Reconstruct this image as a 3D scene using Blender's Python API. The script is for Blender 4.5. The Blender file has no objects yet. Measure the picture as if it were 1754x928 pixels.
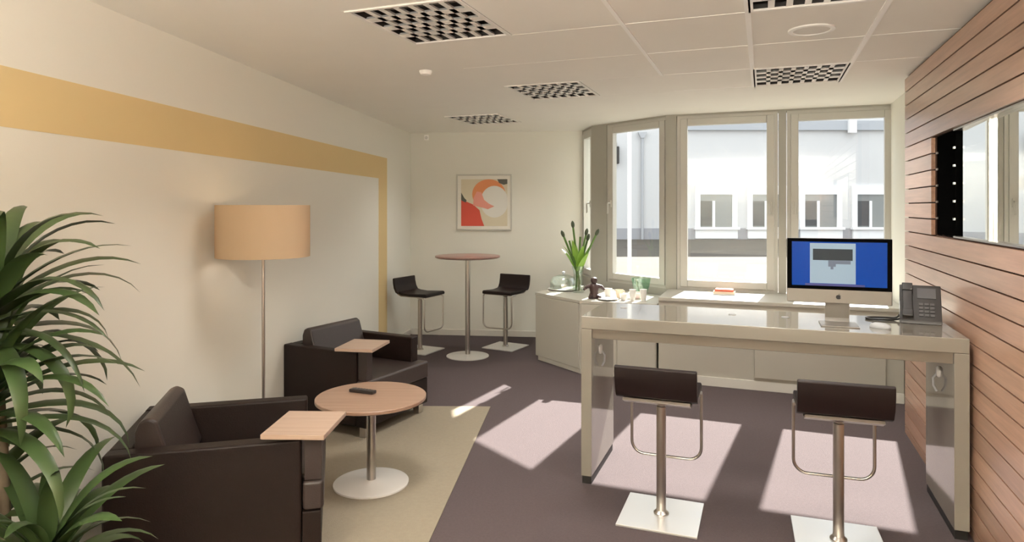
import bpy, bmesh, math, random
from mathutils import Vector, Matrix
R = math.radians
sc = bpy.context.scene
COL = sc.collection
random.seed(11)

# ------------------------------------------------------------------ materials
def mat(name, col, rough=0.5, metal=0.0, spec=0.5, noise=0.0, nscale=8.0, stretch=(1, 1, 1), bump=0.0, bscale=60.0,
        emit=None, estr=0.0, coat=0.0, sheen=0.0, trans=0.0):
    m = bpy.data.materials.new(name); m.use_nodes = True
    nt = m.node_tree; b = nt.nodes['Principled BSDF']
    b.inputs['Base Color'].default_value = (*col, 1); b.inputs['Roughness'].default_value = rough
    b.inputs['Metallic'].default_value = metal; b.inputs['Specular IOR Level'].default_value = spec
    b.inputs['Coat Weight'].default_value = coat; b.inputs['Sheen Weight'].default_value = sheen
    b.inputs['Transmission Weight'].default_value = trans
    if emit:
        b.inputs['Emission Color'].default_value = (*emit, 1); b.inputs['Emission Strength'].default_value = estr
    tc = nt.nodes.new('ShaderNodeTexCoord')
    if noise > 0:
        mp = nt.nodes.new('ShaderNodeMapping'); mp.inputs['Scale'].default_value = stretch
        nz = nt.nodes.new('ShaderNodeTexNoise'); nz.inputs['Scale'].default_value = nscale; nz.inputs['Detail'].default_value = 5
        mx = nt.nodes.new('ShaderNodeMix'); mx.data_type = 'RGBA'
        mx.inputs[6].default_value = (*[c * (1 - noise) for c in col], 1)
        mx.inputs[7].default_value = (*[min(1, c * (1 + noise)) for c in col], 1)
        nt.links.new(tc.outputs['Object'], mp.inputs['Vector']); nt.links.new(mp.outputs[0], nz.inputs['Vector'])
        nt.links.new(nz.outputs['Fac'], mx.inputs[0]); nt.links.new(mx.outputs[2], b.inputs['Base Color'])
    if bump > 0:
        n2 = nt.nodes.new('ShaderNodeTexNoise'); n2.inputs['Scale'].default_value = bscale; n2.inputs['Detail'].default_value = 3
        bp = nt.nodes.new('ShaderNodeBump'); bp.inputs['Strength'].default_value = bump; bp.inputs['Distance'].default_value = 0.01
        nt.links.new(tc.outputs['Object'], n2.inputs['Vector']); nt.links.new(n2.outputs['Fac'], bp.inputs['Height'])
        nt.links.new(bp.outputs[0], b.inputs['Normal'])
    return m

def glass_mat(name, tint=(1, 1, 1), refl=0.06, rough=0.0):
    m = bpy.data.materials.new(name); m.use_nodes = True
    nt = m.node_tree; nt.nodes.remove(nt.nodes['Principled BSDF']); out = nt.nodes['Material Output']
    t = nt.nodes.new('ShaderNodeBsdfTransparent'); t.inputs[0].default_value = (*tint, 1)
    g = nt.nodes.new('ShaderNodeBsdfGlossy'); g.inputs['Roughness'].default_value = rough
    x = nt.nodes.new('ShaderNodeMixShader'); x.inputs[0].default_value = refl
    nt.links.new(t.outputs[0], x.inputs[1]); nt.links.new(g.outputs[0], x.inputs[2]); nt.links.new(x.outputs[0], out.inputs[0])
    return m

def shade_mat(name, col):
    m = bpy.data.materials.new(name); m.use_nodes = True
    nt = m.node_tree; nt.nodes.remove(nt.nodes['Principled BSDF']); out = nt.nodes['Material Output']
    d = nt.nodes.new('ShaderNodeBsdfDiffuse'); d.inputs[0].default_value = (*col, 1)
    t = nt.nodes.new('ShaderNodeBsdfTranslucent'); t.inputs[0].default_value = (*[min(1, c * 1.1) for c in col], 1)
    x = nt.nodes.new('ShaderNodeMixShader'); x.inputs[0].default_value = 0.45
    nt.links.new(d.outputs[0], x.inputs[1]); nt.links.new(t.outputs[0], x.inputs[2]); nt.links.new(x.outputs[0], out.inputs[0])
    return m

def wood_mat(name, c1, c2, scale=1.0, rough=0.4, axis='X', plank=None):
    """fine grain running along one object axis; with plank=pitch every board gets its own tint"""
    m = bpy.data.materials.new(name); m.use_nodes = True
    nt = m.node_tree; b = nt.nodes['Principled BSDF']; b.inputs['Roughness'].default_value = rough
    tc = nt.nodes.new('ShaderNodeTexCoord'); mp = nt.nodes.new('ShaderNodeMapping')
    s = {'X': (0.6, 14, 14), 'Y': (14, 0.6, 14)}[axis]; mp.inputs['Scale'].default_value = [a * scale for a in s]
    nz = nt.nodes.new('ShaderNodeTexNoise'); nz.inputs['Scale'].default_value = 3.0; nz.inputs['Detail'].default_value = 8
    nz.inputs['Roughness'].default_value = 0.65
    cr = nt.nodes.new('ShaderNodeValToRGB'); cr.color_ramp.elements[0].color = (*c1, 1); cr.color_ramp.elements[1].color = (*c2, 1)
    cr.color_ramp.elements[0].position = 0.3; cr.color_ramp.elements[1].position = 0.7
    nt.links.new(tc.outputs['Object'], mp.inputs['Vector']); nt.links.new(mp.outputs[0], nz.inputs['Vector'])
    nt.links.new(nz.outputs['Fac'], cr.inputs[0])
    last = cr.outputs[0]
    if plank:
        sx = nt.nodes.new('ShaderNodeSeparateXYZ'); nt.links.new(tc.outputs['Object'], sx.inputs[0])
        dv = nt.nodes.new('ShaderNodeMath'); dv.operation = 'DIVIDE'; dv.inputs[1].default_value = plank
        ad = nt.nodes.new('ShaderNodeMath'); ad.operation = 'SUBTRACT'; ad.inputs[1].default_value = 0.059
        nt.links.new(sx.outputs[2], ad.inputs[0]); nt.links.new(ad.outputs[0], dv.inputs[0])
        fl = nt.nodes.new('ShaderNodeMath'); fl.operation = 'FLOOR'; nt.links.new(dv.outputs[0], fl.inputs[0])
        wn = nt.nodes.new('ShaderNodeTexWhiteNoise'); wn.noise_dimensions = '1D'; nt.links.new(fl.outputs[0], wn.inputs['W'])
        hs = nt.nodes.new('ShaderNodeHueSaturation')
        mr = nt.nodes.new('ShaderNodeMapRange'); mr.inputs[3].default_value = 0.86; mr.inputs[4].default_value = 1.14
        nt.links.new(wn.outputs['Value'], mr.inputs[0]); nt.links.new(mr.outputs[0], hs.inputs['Value'])
        nt.links.new(last, hs.inputs['Color']); last = hs.outputs[0]
    if plank: b.inputs['Coat Weight'].default_value = 0.5; b.inputs['Coat Roughness'].default_value = 0.3
    nt.links.new(last, b.inputs['Base Color'])
    return m

M = {}
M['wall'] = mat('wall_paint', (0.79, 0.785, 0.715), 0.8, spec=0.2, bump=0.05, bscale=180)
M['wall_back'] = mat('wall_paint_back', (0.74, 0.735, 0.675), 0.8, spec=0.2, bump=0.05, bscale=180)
M['stripe'] = mat('ochre_paint', (0.71, 0.56, 0.30), 0.8, spec=0.2)
M['ceil'] = mat('ceiling_tile', (0.88, 0.865, 0.81), 0.85, spec=0.15, noise=0.02, nscale=3)
M['tbar'] = mat('ceiling_bar', (0.95, 0.94, 0.91), 0.5)
M['carpet'] = mat('carpet', (0.098, 0.077, 0.079), 0.95, spec=0.1, noise=0.14, nscale=70, bump=0.5, bscale=240)
M['rug'] = mat('rug', (0.285, 0.245, 0.185), 0.95, spec=0.1, noise=0.08, nscale=40, bump=0.6, bscale=200)
M['base'] = mat('baseboard_paint', (0.66, 0.64, 0.59), 0.5)
M['wood'] = wood_mat('slat_wood', (0.36, 0.205, 0.135), (0.56, 0.345, 0.245), rough=0.30, axis='Y', plank=0.1015)
M['gap'] = mat('slat_gap', (0.07, 0.035, 0.024), 0.9)
M['mirror'] = mat('mirror_silver', (0.82, 0.84, 0.83), 0.015, metal=1.0)
M['black'] = mat('black_gloss', (0.003, 0.003, 0.003), 0.9, spec=0.0)
M['blackm'] = mat('black_matt', (0.012, 0.011, 0.011), 0.5)
M['frame'] = mat('window_white', (0.50, 0.49, 0.45), 0.4)
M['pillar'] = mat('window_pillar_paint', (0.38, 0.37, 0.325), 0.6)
M['glass'] = glass_mat('window_glass', (0.97, 0.985, 0.98), 0.05)
M['steel'] = mat('brushed_steel', (0.62, 0.60, 0.58), 0.28, metal=1.0, noise=0.05, nscale=30)
M['steelpole'] = mat('steel_pole', (0.52, 0.49, 0.45), 0.3, metal=1.0)
M['plate'] = mat('steel_plate', (0.80, 0.80, 0.79), 0.35, metal=0.6)
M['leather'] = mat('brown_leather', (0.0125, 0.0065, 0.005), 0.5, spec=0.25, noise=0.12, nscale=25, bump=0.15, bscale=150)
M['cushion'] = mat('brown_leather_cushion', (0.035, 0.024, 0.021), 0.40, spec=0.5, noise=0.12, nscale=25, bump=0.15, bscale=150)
M['seatlea'] = mat('stool_leather', (0.012, 0.006, 0.0055), 0.45, spec=0.3, noise=0.1, nscale=30)
M['seatpan'] = mat('stool_pan', (0.35, 0.31, 0.27), 0.35, metal=0.8)
M['oak'] = wood_mat('tabletop_wood', (0.235, 0.145, 0.10), (0.33, 0.215, 0.155), rough=0.35, axis='X')
M['oaktab'] = wood_mat('tablet_wood', (0.34, 0.24, 0.18), (0.43, 0.315, 0.245), rough=0.4, axis='X')
M['walnut'] = wood_mat('bar_top_wood', (0.20, 0.11, 0.09), (0.29, 0.165, 0.135), rough=0.3, axis='X')
M['desk'] = mat('desk_lacquer', (0.235, 0.213, 0.178), 0.10, spec=0.6, coat=0.4)
M['deskedge'] = mat('desk_edge', (0.18, 0.152, 0.12), 0.3)
M['white'] = mat('white_lacquer', (0.45, 0.43, 0.375), 0.35)
M['ceram'] = mat('white_ceramic', (0.70, 0.69, 0.67), 0.15)
M['beige'] = mat('beige_ceramic', (0.68, 0.56, 0.42), 0.3)
M['pink'] = mat('pink_paper', (0.72, 0.55, 0.53), 0.6)
M['brown'] = mat('dark_brown', (0.045, 0.022, 0.020), 0.45)
M['red'] = mat('red_tray', (0.62, 0.13, 0.07), 0.4)
M['leaf'] = mat('dracaena_leaf', (0.040, 0.070, 0.022), 0.36, spec=0.55, noise=0.45, nscale=7)
M['stem'] = mat('dracaena_cane', (0.10, 0.075, 0.045), 0.8, noise=0.3, nscale=30)
M['soil'] = mat('soil', (0.05, 0.03, 0.02), 0.95, bump=0.6)
M['pot'] = mat('pot_glaze', (0.60, 0.57, 0.52), 0.3)
M['tulip'] = mat('vase_stalk', (0.10, 0.20, 0.045), 0.45, noise=0.3, nscale=14)
M['tulipleaf'] = mat('vase_leaf', (0.25, 0.46, 0.06), 0.4, noise=0.2, nscale=12)
M['bud'] = mat('vase_bud', (0.055, 0.075, 0.04), 0.5)
M['vase'] = glass_mat('vase_glass', (0.92, 0.95, 0.93), 0.12, 0.02)
M['dome'] = glass_mat('dome_glass', (0.92, 0.95, 0.93), 0.14, 0.05)
M['green'] = glass_mat('green_glass', (0.80, 0.93, 0.86), 0.10, 0.05)
M['shade'] = shade_mat('lampshade_cloth', (0.60, 0.475, 0.33))
M['bulb'] = mat('bulb', (0.9, 0.85, 0.75), 0.4, emit=(1, 0.75, 0.5), estr=3)
M['louver'] = mat('louver_white', (0.86, 0.84, 0.80), 0.35)
M['lampbox'] = mat('housing_shade_tone', (0.04, 0.032, 0.026), 0.5)  # dark colour stands in for the shade inside the pale fixture
M['tube'] = mat('lamp_tube', (0.30, 0.29, 0.27), 0.4)
M['alu'] = mat('computer_aluminium', (0.25, 0.232, 0.21), 0.38, metal=0.5)
M['blue'] = mat('screen_blue', (0.002, 0.02, 0.10), 0.25, spec=0.12, emit=(0.0004, 0.018, 0.125), estr=1.0)
M['grey'] = mat('screen_grey', (0.1, 0.12, 0.14), 0.25, spec=0.12, emit=(0.13, 0.18, 0.215), estr=1.0)
M['scrdark'] = mat('screen_dark', (0.01, 0.01, 0.01), 0.25, spec=0.12, emit=(0.022, 0.026, 0.028), estr=1.0)
M['scrmid'] = mat('screen_mid', (0.05, 0.05, 0.06), 0.25, spec=0.12, emit=(0.07, 0.085, 0.105), estr=1.0)
M['scrdock'] = mat('screen_dock', (0.03, 0.03, 0.06), 0.25, spec=0.12, emit=(0.035, 0.035, 0.10), estr=1.0)
M['phone'] = mat('phone_plastic', (0.022, 0.018, 0.017), 0.35)
M['phonekey'] = mat('phone_keys', (0.075, 0.07, 0.07), 0.4)
M['phonescr'] = mat('phone_display', (0.12, 0.12, 0.13), 0.2)
M['cable'] = mat('cable_rubber', (0.02, 0.02, 0.02), 0.5)
M['facade'] = mat('facade_render', (0.60, 0.60, 0.60), 0.9, spec=0.1, noise=0.02, nscale=0.5)
M['cornice'] = mat('facade_cornice', (0.40, 0.42, 0.45), 0.8)
M['plinth'] = mat('facade_plinth', (0.36, 0.36, 0.38), 0.9, spec=0.1)
M['surround'] = mat('facade_surround', (0.88, 0.88, 0.88), 0.7)
M['farpane'] = mat('far_window_glass', (0.20, 0.21, 0.205), 0.08)
M['fardark'] = mat('far_window_dark', (0.06, 0.062, 0.065), 0.3)
M['pipe'] = mat('zinc_pipe', (0.42, 0.43, 0.45), 0.6)
M['gravel'] = mat('courtyard_paving', (0.112, 0.100, 0.086), 0.95, spec=0.1, noise=0.2, nscale=1.2, bump=0.3, bscale=20)
M['polew'] = mat('pole_white', (0.82, 0.82, 0.80), 0.5)
M['artred'] = mat('art_red', (0.60, 0.075, 0.045), 0.6)
M['artorange'] = mat('art_orange', (0.68, 0.25, 0.10), 0.6)
M['artpink'] = mat('art_pink', (0.72, 0.30, 0.24), 0.6)
M['artcream'] = mat('art_cream', (0.64, 0.58, 0.44), 0.6)
M['artwhite'] = mat('art_white', (0.70, 0.69, 0.65), 0.6)
M['artdark'] = mat('art_dark', (0.10, 0.10, 0.08), 0.6)
M['paper'] = mat('art_mount', (0.78, 0.76, 0.70), 0.6)

# ------------------------------------------------------------------ mesh builder
class MB:
    def __init__(s): s.v = []; s.f = []; s.mi = []; s.cur = 0
    def m(s, i): s.cur = i; return s
    def add(s, vs, fs, M4=None):
        o = len(s.v)
        for p in vs:
            p = Vector(p); s.v.append(tuple(M4 @ p) if M4 else tuple(p))
        for f in fs: s.f.append([i + o for i in f]); s.mi.append(s.cur)
        return s
    def box(s, x0, x1, y0, y1, z0, z1, M4=None):
        vs = [(x0, y0, z0), (x1, y0, z0), (x1, y1, z0), (x0, y1, z0), (x0, y0, z1), (x1, y0, z1), (x1, y1, z1), (x0, y1, z1)]
        return s.add(vs, [(0, 3, 2, 1), (4, 5, 6, 7), (0, 1, 5, 4), (1, 2, 6, 5), (2, 3, 7, 6), (3, 0, 4, 7)], M4)
    def prism(s, poly, z0, z1, M4=None):
        n = len(poly)
        a = sum(poly[i][0] * poly[(i + 1) % n][1] - poly[(i + 1) % n][0] * poly[i][1] for i in range(n))
        if a < 0: poly = poly[::-1]
        vs = [(x, y, z0) for x, y in poly] + [(x, y, z1) for x, y in poly]
        fs = [tuple(range(n))[::-1], tuple(range(n, 2 * n))] + [(i, (i + 1) % n, n + (i + 1) % n, n + i) for i in range(n)]
        return s.add(vs, fs, M4)
    def lathe(s, prof, cx=0, cy=0, n=32, M4=None):
        vs = []; fs = []
        for r, z in prof:
            for k in range(n):
                a = 2 * math.pi * k / n; vs.append((cx + r * math.cos(a), cy + r * math.sin(a), z))
        for j in range(len(prof) - 1):
            for k in range(n):
                fs.append((j * n + k, j * n + (k + 1) % n, (j + 1) * n + (k + 1) % n, (j + 1) * n + k))
        if prof[0][0] > 1e-6: fs.append(tuple(range(n))[::-1])
        if prof[-1][0] > 1e-6: fs.append(tuple(range((len(prof) - 1) * n, len(prof) * n)))
        return s.add(vs, fs, M4)
    def ring(s, prof, cx=0, cy=0, n=40, M4=None):
        """closed profile turned about z (no caps)"""
        vs = []; fs = []; L = len(prof)
        for r, z in prof:
            for k in range(n):
                a = 2 * math.pi * k / n; vs.append((cx + r * math.cos(a), cy + r * math.sin(a), z))
        for j in range(L):
            j2 = (j + 1) % L
            for k in range(n):
                fs.append((j * n + k, j * n + (k + 1) % n, j2 * n + (k + 1) % n, j2 * n + k))
        return s.add(vs, fs, M4)
    def tube(s, pts, r, n=10, rs=None, M4=None):
        P = [Vector(p) for p in pts]; vs = []; fs = []; up = None
        for i, p in enumerate(P):
            t = (P[min(i + 1, len(P) - 1)] - P[max(i - 1, 0)]).normalized()
            if up is None: up = Vector((0, 0, 1)) if abs(t.z) < 0.9 else Vector((1, 0, 0))
            a = t.cross(up).normalized(); b = a.cross(t).normalized(); up = b
            rr = rs[i] if rs else r
            for k in range(n):
                an = 2 * math.pi * k / n; vs.append(p + a * (rr * math.cos(an)) + b * (rr * math.sin(an)))
        for i in range(len(P) - 1):
            for k in range(n):
                fs.append((i * n + k, i * n + (k + 1) % n, (i + 1) * n + (k + 1) % n, (i + 1) * n + k))
        fs.append(tuple(range(n))[::-1]); fs.append(tuple(range((len(P) - 1) * n, len(P) * n)))
        return s.add(vs, fs, M4)
    def build(s, name, mats, parent=None, bevel=0.0, seg=2, loc=None, rz=0.0, sharp=38):
        if not isinstance(mats, (list, tuple)): mats = [mats]
        me = bpy.data.meshes.new(name); me.from_pydata(s.v, [], s.f)
        for m in mats: me.materials.append(m)
        me.polygons.foreach_set('material_index', s.mi)
        bm = bmesh.new(); bm.from_mesh(me)
        bmesh.ops.recalc_face_normals(bm, faces=bm.faces)
        if bevel > 0:
            ed = [e for e in bm.edges if len(e.link_faces) == 2 and e.calc_face_angle(0) > R(32)]
            bmesh.ops.bevel(bm, geom=ed, offset=bevel, segments=seg, affect='EDGES', profile=0.5, clamp_overlap=True)
        bm.to_mesh(me); bm.free()
        me.polygons.foreach_set('use_smooth', [True] * len(me.polygons)); me.set_sharp_from_angle(angle=R(sharp))
        o = bpy.data.objects.new(name, me); COL.objects.link(o)
        if bevel > 0:
            wn = o.modifiers.new('weighted_normal', 'WEIGHTED_NORMAL'); wn.keep_sharp = True; wn.weight = 60
        if parent: o.parent = parent
        if loc: o.location = loc
        o.rotation_euler.z = rz
        return o

def tag(o, label=None, cat=None, group=None, kind=None):
    for k, v in (('label', label), ('category', cat), ('group', group), ('kind', kind)):
        if v: o[k] = v
    return o
def thing(name, label, cat, loc=(0, 0, 0), rz=0.0, group=None):
    o = bpy.data.objects.new(name, None); COL.objects.link(o); o.empty_display_size = 0.1
    o.location = loc; o.rotation_euler.z = rz
    return tag(o, label, cat, group)
def kids(o): return [c for c in COL.objects if c.parent == o]
def dup(root, loc, rz, label, group=None):
    def cp(o, par):
        c = o.copy(); COL.objects.link(c)
        if par: c.parent = par
        for k in kids(o): cp(k, c)
        return c
    r = cp(root, None); r.location = loc; r.rotation_euler.z = rz
    r['label'] = label
    if group: r['group'] = group
    return r

# ------------------------------------------------------------------ layout (metres; x right, y away from the camera)
H = 2.616
A_R = R(20.7); VX, VY = math.cos(A_R), -math.sin(A_R); UX, UY = math.sin(A_R), math.cos(A_R)   # slatted wall / desk / ceiling axes
A_L = R(6.73)
def rw(v, u): return (v * VX + u * UX, v * VY + u * UY)
def xl(y): return -2.345 + 0.118 * y            # left wall face
CB = Vector((-1.323, 8.66))                      # back left corner
K0 = Vector((0.888, 8.399)); K1 = Vector((0.966, 7.86)); K2 = Vector((1.63, 6.96)); K3 = Vector((3.64, 6.18))
E0 = Vector((2.889, 4.89))                       # far end of the slatted wall face
NEAR = -1.6

def wall_prism(p, q, t, z0, z1, mb=None):
    """slab on segment p->q, room on its right hand, thickness t outwards (left hand)"""
    d = (q - p).normalized(); n = Vector((-d.y, d.x)) * t
    mb = mb or MB()
    return mb.prism([tuple(p), tuple(q), tuple(q + n), tuple(p + n)], z0, z1)

# floor
lw0 = Vector((xl(NEAR), NEAR)); rw0 = Vector((1.036 + 0.379 * NEAR, NEAR))
fl = MB().prism([(lw0.x - .2, NEAR - .2), (CB.x - .2, CB.y + .2), (K0.x + .1, K0.y + .15), tuple(K1 + Vector((.1, .05))), tuple(K2 + Vector((.08, .1))), (4.0, 6.12), (3.3, 4.9), (rw0.x + .4, NEAR - .2)], -0.12, 0.0)
tag(fl.build('floor', M['carpet']), kind='structure')

# left wall with ochre stripe
dl = (CB - lw0).normalized()
mb = wall_prism(lw0, CB + dl * 0.2, 0.2, 0, 2.95)
def wl(y, off): return Vector((xl(y), y)) + Vector((dl.y, -dl.x)) * off
mb.m(1)
def strip(ya, yb, z0, z1):
    a, b = wl(ya, 0.002), wl(yb, 0.002); a2, b2 = wl(ya, -0.01), wl(yb, -0.01)
    mb.prism([tuple(a), tuple(b), tuple(b2), tuple(a2)], z0, z1)
strip(-1.55, 7.66, 1.972, 2.215); strip(7.36, 7.66, 0.07, 1.972)
tag(mb.build('wall_left', [M['wall'], M['stripe']]), kind='structure')
db = (K0 - CB).normalized()
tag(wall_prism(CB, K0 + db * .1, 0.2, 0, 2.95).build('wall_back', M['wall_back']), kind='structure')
mb = MB(); a, b = wl(NEAR + .02, .014), wl(8.62, .014); mb.prism([tuple(a), tuple(b), tuple(wl(8.62, 0)), tuple(wl(NEAR + .02, 0))], 0, 0.07)
tag(mb.build('baseboard_left', M['base'], bevel=.003), kind='structure')
nb = Vector((db.y, -db.x))
a = CB + nb * .016 + db * .02; b = K0 + nb * .016
tag(MB().prism([tuple(a), tuple(b), tuple(b - nb * .016), tuple(a - nb * .016)], 0, 0.075).build('baseboard_back', M['base'], bevel=.003), kind='structure')
tag(wall_prism(rw0 + Vector((.3, 0)), lw0, 0.2, 0, 2.95).build('wall_rear', M['wall']), kind='structure')

# slatted right wall: local y runs along the wall towards the windows, +x into the wall
TR = Matrix.Rotation(-A_R, 4, 'Z')
PITCH = 0.1015; T0, T1 = -3.30, -0.822           # mirror niche along the wall, measured back from the far end
LEN = 7.05
mb = MB()
zs = [0.0] + [0.059 + PITCH * k for k in range(26)]
for k, z in enumerate(zs):
    z1 = min(z + (0.059 if k == 0 else PITCH), H)
    if z1 - z < 0.02: continue
    if 1.475 < z and z1 < 2.10:
        mb.box(0, 0.022, -LEN, T0, z, z1 - 0.008); mb.box(0, 0.022, T1, 0, z, z1 - 0.008)
    else:
        mb.box(0, 0.022, -LEN, 0, z, z1 - (0.008 if z1 < H - .01 else 0))
mb.m(1).box(0.024, 0.06, -LEN, T0, 0, H); mb.box(0.024, 0.06, T1, -0.003, 0, H)
mb.box(0.024, 0.06, T0, T1, 0, 1.478); mb.box(0.024, 0.06, T0, T1, 2.087, H)
mb.m(0).box(0.0605, 0.14, -LEN, 0.0, 0, 2.95)
mb.m(2).box(0.141, 0.3, -LEN, 1.75, 0, 2.95)
ww = mb.build('wall_right', [M['wood'], M['gap'], M['wall']], loc=(E0.x, E0.y, 0), rz=-A_R)
tag(ww, kind='structure')
MT = -1.5
# mirror in the niche
t = thing('wall_mirror', 'long horizontal mirror set into the reddish wood slatted wall', 'mirror', (E0.x, E0.y, 1.484), -A_R)
MB().box(0.040, 0.052, -.285, .285, 0.004, 0.596).build('mirror_pane', M['mirror'], t, loc=(0, -1.540, 0), rz=R(MT))
MB().box(0.040, 0.046, -.735, .735, 0.004, 0.596).build('mirror_pane', M['mirror'], t, loc=(0, -2.565, 0), rz=R(MT * .5))
MB().box(0.036, 0.058, -1.829, -1.825, 0.0, 0.6).build('joint_strip', M['steel'], t)
mb = MB(); mb.box(0.018, 0.058, T0 + .004, -1.252, 0.592, 0.602); mb.box(0.018, 0.058, T0 + .004, -1.252, -0.003, 0.006)
mb.build('edge_trim', M['steelpole'], t)
t = thing('black_panel', 'narrow black panel with small metal clips at the far end of the mirror', 'panel', (E0.x, E0.y, 1.484), -A_R)
MB().box(0.030, 0.058, -1.248, T1 - .004, 0.0, 0.6).build('panel_board', M['black'], t, bevel=.002)
for k in range(1, 6):
    for yy in (-1.236, T1 - .02):
        MB().box(0.022, 0.030, yy - .012, yy + .012, k * .1 - .006, k * .1 + .006).build('clip', M['steel'], t)

# ceiling: tiles in the axes of the slatted wall, the light cells left open
V0, DV, U0, DU = -0.0716, 0.622, 3.49, 0.72
LIGHTS = [(0, -1), (0, 2), (-3, -1), (-3, 2), (-5, 4)]
bm = bmesh.new()
for k in range(-8, 9):
    for j in range(-9, 9):
        if (k, j) in LIGHTS: continue
        c = [rw(V0 + k * DV, U0 + j * DU), rw(V0 + (k + 1) * DV, U0 + j * DU), rw(V0 + (k + 1) * DV, U0 + (j + 1) * DU), rw(V0 + k * DV, U0 + (j + 1) * DU)]
        bm.faces.new([bm.verts.new((x, y, H)) for x, y in c])
bmesh.ops.remove_doubles(bm, verts=bm.verts, dist=.001)
def cut(p, q, grow=0.02):
    d = (q - p).normalized(); n = Vector((-d.y, d.x)); pp = p + n * grow
    return pp, n
courtyard = [cut(K0, K1), cut(K1, K2), cut(K2, K3)]
outer = [cut(lw0, CB), cut(CB, K0), cut(rw0 + Vector((.3, 0)), lw0), cut(E0 + Vector((UX, UY)) * 3 + Vector((VX, VY)) * .2, E0 - Vector((UX, UY)) * 8 + Vector((VX, VY)) * .2)]
for pp, n in courtyard + outer:
    bmesh.ops.bisect_plane(bm, geom=bm.verts[:] + bm.edges[:] + bm.faces[:], plane_co=(pp.x, pp.y, 0), plane_no=(n.x, n.y, 0))
dead = []
for f in bm.faces:
    c = f.calc_center_median().to_2d()
    if all((c - pp).dot(n) > -1e-4 for pp, n in courtyard) or any((c - pp).dot(n) > 1e-4 for pp, n in outer): dead.append(f)
bmesh.ops.delete(bm, geom=dead, context='FACES')
bmesh.ops.recalc_face_normals(bm, faces=bm.faces)
roof = bmesh.ops.duplicate(bm, geom=bm.faces[:])
for e in roof['geom']:
    if isinstance(e, bmesh.types.BMVert): e.co.z = 2.90
me = bpy.data.meshes.new('ceiling'); bm.to_mesh(me); bm.free(); me.materials.append(M['ceil'])
co = bpy.data.objects.new('ceiling', me); COL.objects.link(co); tag(co, kind='structure')
# roof cover above the open light cells
RT = [(k, j) for k, j in LIGHTS]
mb = MB()
for k, j in RT:
    mb.box(V0 + k * DV, V0 + (k + 1) * DV, U0 + j * DU, U0 + (j + 1) * DU, 2.90, 2.93)
# ceiling grid bars
g = MB()
for k, ua, ub, w in ((-1, 0.2, 4.93, .011), (0, 0.2, 5.65, .014), (1, 0.2, 5.68, .014)):
    v = V0 + k * DV; g.box(v - w, v + w, ua, ub, H - .006, H + .01)
g.m(1)
for j in range(-4, 4):
    u = U0 + j * DU; g.m(1).box(-1.95, -.70, u - .0022, u + .0022, H - .0012, H + .004)
    g.m(0).box(-.69, 1.1 if j < 3 else .2, u - .003, u + .003, H - .002, H + .004)
tag(g.build('trim_1', [M['tbar'], M['ceil']], rz=-A_R), kind='structure')

def make_light(label, k, j, on=False):
    cx, cy = rw(V0 + (k + .5) * DV, U0 + (j + .5) * DU)
    t = thing('ceiling_light', label, 'ceiling light', (cx, cy, H), -A_R, 'louvred ceiling lights')
    w, d = DV / 2 - .004, DU / 2 - .004
    mb = MB(); mb.box(-w, w, -d, d, .115, .12)
    for x in (-w, w - .006): mb.box(x, x + .006, -d, d, 0, .115)
    for y in (-d, d - .006): mb.box(-w, w, y, y + .006, 0, .115)
    mb.build('housing', M['lampbox'], t)
    mb = MB(); f = .022
    mb.box(-w, w, -d, -d + f, -.006, .004); mb.box(-w, w, d - f, d, -.006, .004)
    mb.box(-w, -w + f, -d + f, d - f, -.006, .004); mb.box(w - f, w, -d + f, d - f, -.006, .004)
    mb.build('frame', M['louver'], t)
    mb = MB(); iw, idp = w - f, d - f
    for i in range(1, 7):
        x = -iw + 2 * iw * i / 7
        mb.prism([(x - .015, 0), (x + .015, 0), (x + .006, .016), (x - .006, .016)], -idp, idp, Matrix(((1, 0, 0, 0), (0, 0, 1, 0), (0, 1, 0, 0), (0, 0, 0, 1))))
    for i in range(1, 4):
        y = -idp + 2 * idp * i / 4
        mb.prism([(y - .034, 0), (y + .034, 0), (y + .016, .016), (y - .016, .016)], -iw, iw, Matrix(((0, 0, 1, 0), (1, 0, 0, 0), (0, 1, 0, 0), (0, 0, 0, 1))))
    mb.build('louver', M['louver'], t)
    for i in range(4):
        y = -idp + 2 * idp * (i + .5) / 4
        MB().tube([(-iw + .02, y, .085), (iw - .02, y, .085)], .013, 10).build('tube_lamp', M['tube'], t)
    return t
make_light('square louvred ceiling light at the top edge above the slatted wall side', 0, -1)
make_light('grey louvred ceiling light beyond the round ceiling speaker, nearest the windows', 0, 2)
make_light('large bright louvred ceiling light nearest the left wall, the biggest in view', -3, -1)
make_light('mid-sized louvred ceiling light in the middle of the ceiling', -3, 2)
make_light('smallest and farthest louvred ceiling light, near the back wall', -5, 4)

t = thing('ceiling_speaker', 'round white speaker set in the ceiling tile between two louvred lights', 'speaker', (*rw(.245, 3.95), H), -A_R)
MB().ring([(.092, -.001), (.12, -.001), (.118, -.008), (.095, -.010)], n=40).build('rim', M['tbar'], t)
MB().lathe([(.0925, -.001), (.0925, -.006), (.06, -.009), (0, -.010)], n=40).build('grille', mat('speaker_grille', (.80, .78, .73), .6, bump=.5, bscale=400), t)
t = thing('smoke_detector', 'tiny white round detector on the ceiling, left of the middle', 'detector', (-.61, 4.70, H))
MB().lathe([(.045, -.001), (.045, -.012), (.036, -.028), (.02, -.034), (0, -.034)], n=24).build('body', M['tbar'], t)
p = CB + db * .22 + nb * .001
t = thing('motion_sensor', 'small white sensor high on the back wall by the left corner', 'sensor', (p.x, p.y, 2.52), -A_L)
MB().box(-.03, .03, -.035, 0, 0, .07).build('body', M['tbar'], t, bevel=.008)
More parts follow.
